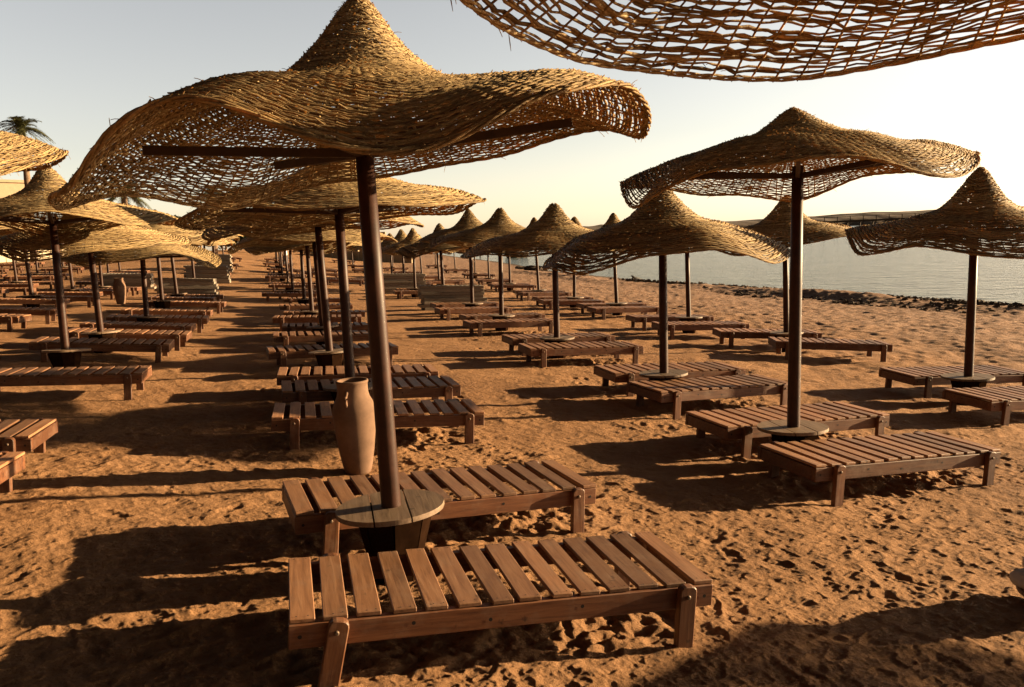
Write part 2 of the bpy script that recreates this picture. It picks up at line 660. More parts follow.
class Canopy:
    def __init__(self, knots, cs=1.0, seed=0, R=1.65, dents=.02, rad=None):
        r = np.random.default_rng(seed)
        self.cs, self.R = cs, R
        rad = rad or [(0, 1.0)]
        ra_ = np.array([k[0] for k in rad], float)
        rv_ = np.array([k[1] for k in rad], float)
        tr = np.arange(0, 361, 4.0)
        self.rt = tr
        self.rv = np.interp(tr, np.concatenate([ra_-360, ra_, ra_+360]), np.concatenate([rv_, rv_, rv_]))
        knots = sorted(knots)
        a = np.array([k[0] for k in knots], float)
        v = np.array([k[1] for k in knots], float)
        th = np.arange(0, 360, 2.0)
        val = np.interp(th, np.concatenate([a-360, a, a+360]), np.concatenate([v, v, v]))
        kk = np.hanning(11)
        kk /= kk.sum()
        val = np.convolve(np.concatenate([val[-5:], val, val[:5]]), kk, 'valid')
        self.val = np.append(val, val[0])
        self.th = np.append(th, 360.0)
        self.ph = r.uniform(0, 6.28, 8)
        self.ra = r.uniform(.004, .016, 3)
        self.d = dents
        self.lean = r.uniform(-.05, .05, 2)

    def S(self, u, t):
        u = np.asarray(u, float)
        t = np.asarray(t, float)
        Rt = self.R*(1+self.ra[0]*np.cos(2*t+self.ph[0])+self.ra[1]*np.cos(3*t+self.ph[1])+self.ra[2]*np.cos(5*t+self.ph[2]))
        Rt = Rt*np.interp(np.degrees(t) % 360, self.rt, self.rv)
        rho = u*Rt
        z = np.interp(u*1.65, _rr, _zs)
        z = np.where(z > .28, .28+(z-.28)*self.cs, z)
        e = np.interp(np.degrees(t) % 360, self.th, self.val)
        w = np.clip((u-.22)/.78, 0, None)**2.2
        z = z+(e+.11)*w
        z = z+self.d*(u**1.2)*(np.sin(5*t+5*u+self.ph[3])+.7*np.sin(8*t-7*u+self.ph[4])+.6*np.sin(3*t+12*u+self.ph[5]))
        z = z+self.d*.5*np.sin(22*u+2*t+self.ph[6])*np.clip(1-u, 0, 1)
        hump = np.clip(1-u/.3, 0, 1)
        return np.stack([rho*np.cos(t)+self.lean[0]*hump, rho*np.sin(t)+self.lean[1]*hump, z], -1)

    def frame(self, u, t):
        e = 2e-3
        P = self.S(u, t)
        du = self.S(u+e, t)-self.S(np.maximum(u-e, 1e-4), t)
        dt = self.S(u, t+e*2)-self.S(u, t-e*2)
        du /= np.linalg.norm(du, axis=-1, keepdims=True)+1e-9
        n = np.cross(du, dt)
        n /= np.linalg.norm(n, axis=-1, keepdims=True)+1e-9
        return P, du, n


class Strands:
    def __init__(self):
        self.V, self.F, self.n = [], [], 0

    def add(self, P, A, B, ha, hb):
        """flat four-sided reed along P with half-widths ha along A and hb along B"""
        m = len(P)
        if m < 2:
            return
        ha = np.broadcast_to(np.asarray(ha, float), (m,)).copy()
        hb = np.broadcast_to(np.asarray(hb, float), (m,)).copy()
        ha[0] *= .4
        ha[-1] *= .4
        ring = np.stack([P+A*ha[:, None], P+B*hb[:, None], P-A*ha[:, None], P-B*hb[:, None]], 1)
        self.V.append(ring.reshape(-1, 3))
        i = np.arange(m-1)[:, None]*4+np.arange(4)[None, :]
        j = np.arange(m-1)[:, None]*4+(np.arange(4)[None, :]+1) % 4
        f = np.stack([i, j, j+4, i+4], -1).reshape(-1, 4)+self.n
        self.F.append(f)
        self.n += m*4

    def mesh(self, name):
        return mesh_np(name, np.concatenate(self.V), np.concatenate(self.F), True)


def weave(c, seed, warps=120, sp_in=.0138, sp_out=.0172, cov_in=1.5, cov_out=1.22, twin=True, frays=600, dens=1.0, thick=.0038):
    r = np.random.default_rng(seed)
    S = Strands()
    # weft rings
    us = []
    u = .018
    length = 1.95
    while u < .985:
        us.append(u)
        t = np.clip((u-.25)/.6, 0, 1)
        e_ = c.S(np.array([u, u+.01]), np.array([.7, .7]))
        ds = np.linalg.norm(e_[1]-e_[0])/.01
        u += (sp_in*(1-t)+sp_out*t)/max(ds, 1.3)
    for j, u in enumerate(us):
        rho = u*c.R
        w = warps if rho > .62 else (warps//2 if rho > .24 else warps//4)
        n = 2*w if w == warps else 2*w
        t = np.clip((u-.3)/.6, 0, 1)
        sp = (sp_in*(1-t)+sp_out*t)
        cov = cov_in*(1-t)+cov_out*t
        base = 2*PI*np.arange(n)/n
        for q in ((-1, 1) if twin else (0,)):
            ph = r.uniform(0, 6.28, 4)
            jit = sp*(.22*np.sin(3*base+ph[0])+.20*np.sin(7*base+ph[1])+.16*np.sin(13*base+ph[2])) + r.normal(0, sp*.14, n)
            hw = sp*cov*(.27 if twin else .5)*(1+.25*np.sin(5*base+ph[3])+r.normal(0, .13, n))
            off = .0045*np.cos(PI*np.arange(n)/2+PI*j)*(1 if w == warps else .6)+r.normal(0, .0016, n)
            k0 = int(r.integers(0, n))
            done = 0
            while done < n:
                ln = int(r.integers(max(8, n//9), max(12, n//3)))
                if done+ln > n-4:
                    ln = n-done
                idx = (k0+done+np.arange(-1, ln+2)) % n
                uu = np.clip(u+(jit[idx]+q*sp*.25)/length, .004, 1.0)
                P, du, nn = c.frame(uu, base[idx])
                o = off[idx].copy()
                o[0] += r.uniform(.002, .012)
                o[-1] += r.uniform(.002, .012)
                S.add(P+nn*o[:, None], du, nn, np.maximum(hw[idx], .002), thick)
                done += ln
    # warps
    for k in range(warps):
        a = 2*PI*k/warps + r.normal(0, .006)
        u0 = .02 if k % 4 == 0 else (.15 if k % 2 == 0 else .38)
        uu = np.linspace(u0, 1.0, 46)
        aa = a+.012*np.sin(uu*9+r.uniform(0, 6))
        P, du, nn = c.frame(uu, aa)
        side = np.cross(du, nn)
        P = P-nn*.003
        S.add(P, side, nn, .0058, .0042)
    # braided edge
    n = 220
    th = 2*PI*np.arange(n+1)/n
    for q in range(3):
        ph = q*2*PI/3
        P, du, nn = c.frame(np.full(n+1, .992), th)
        a = 26*th+ph
        P = P+du*(.009*np.cos(a))[:, None]+nn*(.007*np.sin(a))[:, None]
        S.add(P, du, nn, .0065, .0065)
    # loose broken ends
    for k in range(frays):
        if r.random() < .45:
            u = r.uniform(.97, 1.0)
        else:
            u = r.uniform(.05, 1.0)
        t = r.uniform(0, 2*PI)
        P, du, nn = c.frame(np.array([u]), np.array([t]))
        tang = np.cross(nn, du)[0]
        ln = r.uniform(.015, .06)
        d = (nn[0]*r.uniform(.1, .8)*(1 if r.random() < .8 else -1) + tang*r.choice([-1, 1])*r.uniform(.4, 1) + du[0]*r.uniform(-.2, .5))
        d /= np.linalg.norm(d)
        g = np.array([0, 0, -1.])
        s = np.linspace(0, 1, 4)[:, None]
        pts = P[0]+d*ln*s+g*ln*.25*s*s
        sd = np.cross(d, [.3, .5, .8])
        sd /= np.linalg.norm(sd)
        S.add(pts, sd, np.cross(d, sd), .0017, .0017)
    return S.mesh('canopy')


def rand_knots(seed):
    r = np.random.default_rng(seed)
    out = []
    a = r.uniform(0, 40)
    while a < 360:
        out.append((a, r.uniform(-.30, .02) if len(out) % 2 else r.uniform(-.12, .06)))
        a += r.uniform(28, 46)
    return out


MAIN_K = [(8, .0), (30, .08), (50, .12), (70, .04), (90, -.03), (110, -.06), (135, -.22), (155, -.19), (180, -.23), (200, -.25), (212, -.24),
          (231, -.24), (244, -.05), (258, .01), (268, -.09), (280, -.19), (290, -.2), (301, -.08), (313, .02), (328, .13), (347, .08)]
R1_K = [(0, .08), (24, .03), (48, -.03), (70, -.23), (94, -.08), (118, -.07), (145, -.05), (172, -.02), (196, -.31), (213, -.17), (229, -.02),
        (250, .01), (267, -.07), (281, -.18), (296, -.16), (313, -.05), (328, .05)]
S1_K = [(60, -.1), (100, -.1), (157, .08), (170, -.02), (183, -.18), (200, -.16), (217, -.06), (241, -.22), (263, -.22), (300, -.1), (320, 0)]
A0_K = [(28, .1), (60, 0), (120, -.1), (180, -.1), (240, -.3), (310, -.35), (340, -.3), (355, -.2), (10, -.05)]
N0_K = [(40, .02), (65, -.03), (80, -.12), (95, -.155), (115, -.145), (130, -.11), (145, -.085), (157, -.13), (170, -.17), (190, -.12), (230, -.03), (300, -.1)]
R3_K = [(0, -.12), (40, -.05), (80, -.12), (120, -.02), (160, -.14), (185, -.26), (220, -.30), (250, -.12), (280, -.04), (310, -.22), (340, -.2)]

CAN = {}


def make_can(key, knots, cs, seed, quality, R=1.65, rad=None):
    c = Canopy(knots, cs, seed, R, rad=rad)
    if quality == 'hero':
        me = weave(c, seed)
    elif quality == 'open':
        me = weave(c, seed, warps=96, sp_in=.022, sp_out=.032, cov_out=.84, frays=300, thick=.005)
    elif quality == 'mid':
        me = weave(c, seed, warps=80, sp_in=.019, sp_out=.0225, cov_in=1.45, cov_out=1.28, twin=False, frays=160, thick=.005)
    else:
        me = weave(c, seed, warps=40, sp_in=.045, sp_out=.052, cov_in=1.45, cov_out=1.2, twin=False, frays=20, thick=.009)
    me.materials.append(M['straw'])
    CAN[key] = (c, me)


make_can('main', MAIN_K, 1.0, 21, 'hero', 1.515, [(0, .99), (60, 1), (120, .99), (165, .96), (205, .95), (230, .97), (300, 1)])
make_can('r1', R1_K, .5, 22, 'hero', 1.51, [(0, .92), (30, .97), (60, 1), (120, 1), (180, 1.01), (285, 1), (305, .94), (330, .86)])
make_can('open', N0_K, .9, 23, 'open', 1.55)
make_can('a0', A0_K, 1.0, 24, 'hero', 1.6)
make_can('s1', S1_K, 1.1, 25, 'mid', 1.5)
make_can('l1', [(0, .05), (60, -.05), (120, -.1), (180, -.14), (203, -.14), (220, -.08), (240, .02), (260, -.02), (285, -.11), (305, -.1), (332, -.04)], 1.0, 27, 'mid', 1.55)
make_can('r3', R3_K, 1.0, 26, 'mid', 1.5)
for i in range(5):
    make_can('m%d' % i, rand_knots(100+i), random.uniform(.9, 1.15), 40+i, 'mid', random.uniform(1.5, 1.62))
for i in range(5):
    make_can('f%d' % i, rand_knots(200+i), random.uniform(.95, 1.2), 60+i, 'far', random.uniform(1.45, 1.6))

_pm = MB()
_pm.lathe([(.056, -.35), (.056, 0), (.052, 1.2), (.047, 2.0)], 20, cap=True)
POLE_ME = _pm.mesh('pole')
_d = MB()
RD = .30
for (y0, y1) in ((-.30, -.095), (-.09, .10), (.105, .30)):
    pts = []
    nn_ = 12
    up = [(math.sqrt(max(0, RD*RD-yy*yy)), yy) for yy in np.linspace(y0+.002, y1-.002, nn_)]
    poly = up+[(-x, y) for x, y in reversed(up)]
    bot = [_d.bm.verts.new((x, y, .335)) for x, y in poly if True]
    top = [_d.bm.verts.new((x, y, .362)) for x, y in poly]
    _d.bm.faces.new(bot)
    _d.bm.faces.new(list(reversed(top)))
    for k in range(len(poly)):
        k2 = (k+1) % len(poly)
        _d.bm.faces.new((bot[k], top[k], top[k2], bot[k2]))
bmesh.ops.remove_doubles(_d.bm, verts=_d.bm.verts, dist=1e-5)
DISC_ME = _d.mesh('table_top')
_t = MB()
for k in range(8):
    a0 = 2*PI*k/8+.02
    a1 = 2*PI*(k+1)/8-.02
    vs = []
    for (r0, z) in ((.11, -.12), (.215, .332)):
        for rr in (r0, r0-.03):
            for a in (a0, a1):
                vs.append(_t.bm.verts.new((rr*math.cos(a), rr*math.sin(a), z)))
    o0, o1, i0, i1, p0, p1, q0, q1 = vs
    for f in ((o0, o1, p1, p0), (i1, i0, q0, q1), (o0, p0, q0, i0), (o1, i1, q1, p1), (p0, p1, q1, q0), (o0, i0, i1, o1)):
        _t.bm.faces.new(f)
TUB_ME = _t.mesh('table_base')
ARM_ME = {}


def arm_mesh(key, k):
    c, _ = CAN[key]
    a = 2*PI*k/6+.18
    e = c.S(np.array([.74]), np.array([a]))[0]
    zz = min(e[2]-.05, .10)
    mb = MB()
    p0 = Vector((.03*math.cos(a), .03*math.sin(a), -.03))
    p1 = Vector((e[0], e[1], zz))
    mb.bar(p0, p1, .035, .045, .003)
    return mb.mesh('arm')


UMB_COUNT = 0


def umbrella(x, y, key, apex_h, label, lean=(0, 0), spin=0.0, table=True, disc_h=0.0):
    """apex_h: height of the tip of the straw hat above the sand"""
    global UMB_COUNT
    UMB_COUNT += 1
    c, me = CAN[key]
    g = gz(x, y)
    r = thing('straw_umbrella', (x, y, g), label, 'umbrella', 'straw umbrellas standing in rows on the beach')
    r.rotation_euler = (lean[1], lean[0], 0)
    apex = .28+(.77-.28)*c.cs
    zarm = apex_h-apex
    p = link('pole', POLE_ME, M['pole'], r)
    p.scale = (1, 1, (zarm+.05)/2.0)
    cn = link('canopy', me, M['straw'], r)
    cn.location = (0, 0, zarm)
    cn.rotation_euler = (0, 0, spin)
    for k in range(6):
        if (key, k) not in ARM_ME:
            ARM_ME[(key, k)] = arm_mesh(key, k)
        a = link('arm', ARM_ME[(key, k)], M['arm'], r)
        a.location = (0, 0, zarm)
        a.rotation_euler = (0, 0, spin)
    if table:
        s = gslope(x, y)
        t = link('table_top', DISC_ME, M['disc'], r)
        t.rotation_euler = (s[1]*.6, -s[0]*.6, random.uniform(-.6, .6)+R_(70))
        t.location = (0, 0, disc_h)
        b = link('table_base', TUB_ME, M['tub'], r)
        b.rotation_euler = (s[1]*.6, -s[0]*.6, random.uniform(0, 3))
        b.location = (0, 0, disc_h)
    return r


ORD = ['first', 'second', 'third', 'fourth', 'fifth', 'sixth', 'seventh', 'eighth', 'ninth', 'tenth', 'eleventh', 'twelfth', 'thirteenth', 'fourteenth']
ROWN = {'L': 'row right of path', 'R': 'middle row', 'S': 'seaside row',
        'A': 'row left of path', 'B': 'inland far left row', 'C': 'second inland row', 'D': 'hindmost inland row', 'T': 'far cluster'}

umbrella(-.705, 4.18, 'main', 3.125, 'largest straw umbrella with frayed flared brim, in the foreground beside the clay jar', lean=(-.008, 0), disc_h=.055)
umbrella(2.45, 6.75, 'r1', 3.09, 'wide straw umbrella with a squat peak, right of the largest one, against the pale sky', lean=(.012, 0))
umbrella(1.4, 1.8, 'open', 3.43, 'open-weave straw umbrella over the top right corner, sky showing through', table=True)
umbrella(-4.86, 5.66, 'a0', 3.13, 'straw umbrella cut by the left edge, bright rounded brim above the nearest left loungers')

LROW = [(-1.75, 8.27), (-2.62, 11.16), (-3.60, 14.91), (-4.74, 18.66), (-6.14, 23.38), (-7.9, 28.6), (-9.6, 34.2), (-11.8, 41.0), (-14.2, 49), (-17, 58), (-20, 68)]
RROW = [(1.87, 9.60), (.77, 13.30), (-.22, 17.72), (-1.06, 21.75), (-2.16, 25.71), (-3.70, 30.71), (-4.90, 36.60), (-6.4, 43.0), (-8.4, 51), (-11, 60), (-14, 71), (-17.5, 83)]
TROW = [(-3.6, 40.5), (-5.3, 48), (-7.6, 57), (-10, 68), (-8.5, 40), (-11.2, 47), (-13, 54.5)]
SROW = [(5.82, 9.85), (5.16, 14.56), (4.01, 17.55), (3.03, 22.19), (2.06, 25.12), (1.12, 30.0), (.03, 36.7), (-1.12, 43.7), (-2.33, 54), (-4.4, 65), (-7.2, 78)]
AROW = [(-6.17, 10.74), (-6.83, 12.99), (-7.45, 15.98), (-9.26, 20.87), (-10.28, 24.26), (-12.6, 31.5), (-15.54, 40.4), (-18.2, 49), (-21.5, 59.7)]
CROW = [(-16.3, 22.4), (-18, 26.8), (-20, 32), (-22.4, 37.5), (-24.8, 44), (-27.5, 51)]
DROW = [(-22.6, 31), (-25, 36.5), (-27.8, 42.5), (-30.5, 49)]
BROW = [(-10.9, 16.2), (-12.93, 21.29), (-14.34, 25.83), (-15.13, 29.2), (-17.43, 34.31), (-20.2, 41)]
HEIGHT = {('L', 0): (3.0, 'l1'), ('L', 1): (2.98, 'm1'), ('L', 2): (2.8, 'm2'), ('R', 0): (2.72, 'r3'), ('R', 1): (2.62, 'm3'), ('R', 2): (2.76, 'm4'),
          ('R', 3): (2.95, 'm1'), ('S', 0): (2.98, 's1'), ('S', 1): (2.89, 'm2'), ('S', 2): (2.75, 'm4'), ('A', 0): (2.85, 'm4'), ('A', 1): (2.55, 'm3'),
          ('A', 2): (2.35, 'm0'), ('S', 3): (2.88, 'f0'), ('S', 4): (2.9, 'f1'), ('S', 5): (3.1, 'f2')}
SEEN = {'L': 1, 'R': 1, 'S': 0, 'A': 1, 'B': 0, 'C': 0, 'D': 0, 'T': 0}
NOTE = {('S', 0): 'straw umbrella at the right edge with steep peak and drooping brim flap',
        ('R', 0): 'low grey straw umbrella behind the wide squat one, second in the middle row'}
for key, row in (('L', LROW), ('R', RROW), ('S', SROW), ('A', AROW), ('B', BROW), ('C', CROW), ('D', DROW), ('T', TROW)):
    for i, (x, y) in enumerate(row):
        rr = random.Random(hash((key, i)) % 1000 if False else ord(key)*31+i)
        h, cv = HEIGHT.get((key, i), (rr.uniform(2.6, 2.85), 'f%d' % rr.randrange(5) if y > 20 else 'm%d' % rr.randrange(5)))
        sp = 0.0 if cv in ('s1', 'r3', 'l1') else rr.uniform(0, 6.28)
        lab = NOTE.get((key, i), 'brown poled straw umbrella, %s in the %s' % (ORD[i+SEEN[key]], ROWN[key]))
        umbrella(x, y, cv, h, lab, lean=(rr.uniform(-.03, .03), rr.uniform(-.03, .03)), spin=sp)
# stands beyond the right edge of the picture; its long shadow lies across the foreground
umbrella(9.2, 4.08, 'm2', 2.9, 'straw umbrella beyond the right edge shading the near sand')

# loungers with measured places
NEAR = 'slatted lounger at near side of %s umbrella in %s'
FAR = 'slatted lounger at far side of %s umbrella in %s'


def nr(k, i):
    return NEAR % (ORD[i], ROWN[k])


def fr(k, i):
    return FAR % (ORD[i], ROWN[k])


lounger(-.14, 3.60, 15.6, 'nearest slatted wooden lounger in the foreground with one splayed front leg', legs_tilt=.16)
lounger(-.53, 4.98, 22.0, 'slatted wooden lounger between the round table and the clay jar', legs_tilt=.03)
lounger(3.00, 6.32, 20.6, 'reddish slatted lounger in front of the round table under the wide squat umbrella')
lounger(2.69, 7.59, 21.0, 'slatted lounger just behind the round table under the wide squat umbrella')
lounger(2.36, 9.29, 25.0, nr('R', 1))
lounger(2.10, 10.45, 18.2, fr('R', 1))
lounger(1.11, 12.75, 16.6, nr('R', 2))
lounger(.83, 14.1, 17.1, fr('R', 2))
lounger(-.04, 17.0, 17.6, nr('R', 3))
lounger(-.22, 18.6, 18.3, fr('R', 3))
lounger(-1.0, 20.7, 18.5, nr('R', 4))
lounger(-1.3, 22.6, 20.2, fr('R', 4))
lounger(-1.34, 7.41, 14.2, nr('L', 1))
lounger(-1.65, 8.80, 16.8, fr('L', 1))
lounger(-1.98, 9.80, 13.3, nr('L', 2))
lounger(-2.83, 12.15, 20.5, fr('L', 2))
lounger(-3.34, 14.2, 16.9, nr('L', 3))
lounger(-3.66, 15.9, 14.5, fr('L', 3))
lounger(-5.45, 21.9, 17.7, nr('L', 5))
lounger(-6.2, 24.9, 16.6, fr('L', 5))
lounger(6.13, 9.15, 17.0, nr('S', 0))
lounger(6.1, 10.65, 14.0, fr('S', 0))
lounger(5.60, 13.75, -7, nr('S', 1))
lounger(5.0, 15.3, -1, fr('S', 1))
lounger(4.05, 16.75, 10.1, nr('S', 2))
lounger(3.75, 18.5, 11.3, fr('S', 2))
lounger(3.1, 21.3, 16.4, nr('S', 3))
lounger(2.95, 22.9, 14.6, fr('S', 3))
lounger(1.9, 24.4, 12, nr('S', 4))
lounger(1.75, 26.2, 16, fr('S', 4))
lounger(-4.85, 6.10, 14, 'slatted lounger cut by the left edge, the farther of the two nearest on the left')
lounger(-4.47, 5.01, 11, 'slatted lounger mostly beyond the left edge, only its sunlit corner showing')
lounger(-5.45, 9.25, 15, nr('A', 1))
lounger(-6.45, 12.30, 16, nr('A', 2))
lounger(-6.75, 13.75, 14.5, fr('A', 2))
lounger(-7.2, 15.1, 13, nr('A', 3))
lounger(-7.55, 16.75, 17, fr('A', 3))
lounger(-8.15, 18.6, 15, nr('A', 4))
lounger(-8.9, 21.6, 15, fr('A', 4))
done = {('L', 1), ('L', 2), ('L', 3), ('L', 5), ('R', 1), ('R', 2), ('R', 3), ('R', 4), ('A', 1), ('A', 2), ('A', 3), ('A', 4)}
for key, row, s in (('L', LROW, 1), ('R', RROW, 1), ('S', SROW, 0), ('A', AROW, 1), ('B', BROW, 0), ('C', CROW, 0), ('D', DROW, 0), ('T', TROW, 0)):
    for i, (x, y) in enumerate(row):
        n = i+s
        if (key, n) in done or (key == 'S' and n < 5):
            continue
        rr = random.Random(ord(key)*77+i)
        if (key, n) == ('R', 5):
            continue
        if (key, n) == ('A', 6):
            continue
        lounger(x+rr.uniform(.1, .4), y-rr.uniform(.7, .95), rr.uniform(11, 21), nr(key, n))
        lounger(x+rr.uniform(-.1, .25), y+rr.uniform(.7, .95), rr.uniform(11, 21), fr(key, n))

# ------------------------------------------------------------------ stacks of spare lounger frames
_s = MB()
for sgn in (-1, 1):
    _s.box((0, sgn*(W_/2-.02), .045), (L_, .042, .085), None, .004)
for k in range(14):
    _s.box((-L_/2+.06+k*(L_-.12)/13, 0, .078), (.088, W_-.01, .02), None, .003)
for sgn in (-1, 1):
    _s.box((sgn*(L_/2-.022), 0, .045), (.04, W_-.09, .08), None, .003)
STACK_ME = _s.mesh('stacked_lounger')
STACK_ME.materials.append(M['grey_wood'])


def stack(x, y, n, where, deg=14, base=.12):
    rs = random.Random(int(x*13+y*7))
    for k in range(n):
        o = bpy.data.objects.new('stacked_lounger', STACK_ME)
        COL.objects.link(o)
        on_slope(o, x+rs.uniform(-.07, .07), y+rs.uniform(-.03, .03), R_(deg+rs.uniform(-2.5, 2.5)), 0)
        o.location.z = gz(x, y)+k*.094
        j = n-1-k
        pos = 'topmost' if j == 0 else ('bottom' if k == 0 else '%s from the top' % ORD[j])
        tag(o, 'grey lounger frame, %s in %s' % (pos, where), 'lounger', 'weathered lounger frames piled in stacks')


stack(-1.78, 24.1, 8, 'stack behind the middle row')
stack(-4.6, 33.5, 9, 'stack left of the far middle row')
stack(-11.3, 27.6, 8, 'big stack on the left of the path')
stack(-16.2, 33.5, 7, 'stack behind the far left poles')
stack(-14.6, 38.2, 9, 'stack at the far bend of the path')
stack(-17.5, 47, 11, 'tall pale stack farthest up the path')

# ------------------------------------------------------------------ clay jars
def jar(x, y, label, rz=0.0, s=1.0):
    r = thing('clay_jar', (x, y, gz(x, y)-.02), label, 'jar', 'tall clay jars standing on the sand', rz)
    r.scale = (s*1.06, s*1.06, s)
    mb = MB()
    prof = [(.085, 0), (.10, .02), (.115, .08), (.135, .2), (.152, .34), (.163, .46), (.165, .52), (.160, .56), (.143, .61), (.126, .645),
            (.118, .68), (.116, .73), (.118, .755), (.123, .762), (.124, .776), (.120, .782), (.108, .782), (.102, .77), (.10, .72), (.10, .66), (.12, .6), (.12, .3), (.05, .05)]
    mb.lathe(prof, 40, cap=True)
    link('body', mb.mesh('body'), M['clay'], r)
    for a in (R_(200), R_(20)):
        hb = MB()
        pts = []
        for t in np.linspace(0, 1, 9):
            rad = .112+.03*math.sin(PI*t)**.8+.03*t*t
            z = .705-.115*t
            pts.append((rad*math.cos(a), rad*math.sin(a), z))
        hb.tube(pts, [.014, .012, .011, .011, .011, .011, .012, .013, .016], 8)
        link('handle', hb.mesh('handle'), M['clay'], r)
    return r


jar(-1.315, 6.28, 'tall clay jar with two small handles standing behind the foreground pole', R_(60))
jar(-11.9, 24.0, 'small looking clay jar far off on the left among the loungers', R_(30), 1.05)

# low table with folded cushions, cut by the right edge
r = thing('low_table', (2.93, 4.0, gz(2.93, 4.0)), 'low dark round table cut by the right edge of the photo', 'table')
mb = MB()
mb.lathe([(.12, -.05), (.14, .0), (.18, .06), (.19, .065), (.19, .08)], 20)
link('pedestal', mb.mesh('pedestal'), M['tub'], r)
mb = MB()
mb.lathe([(.20, .082), (.225, .088), (.225, .108), (.21, .112)], 28)
link('table_top', mb.mesh('table_top'), M['disc'], r)
for k, (hh, zz, ww) in enumerate(((.09, .115, .44), (.11, .208, .38))):
    mb = MB()
    mb.box((0, 0, hh/2), (ww, ww*.8, hh), None, .032)
    o = link('folded_cushion', mb.mesh('folded_cushion'), M['cushion'])
    for p in o.data.polygons:
        p.use_smooth = True
    o.location = (2.93+.01*k, 4.0, gz(2.93, 4.0)+zz)
    o.rotation_euler = (0, 0, .3+.2*k)
    tag(o, ('lower' if k == 0 else 'upper')+' grey folded cushion on the low table at the right edge', 'cushion', 'folded cushions on the low table')

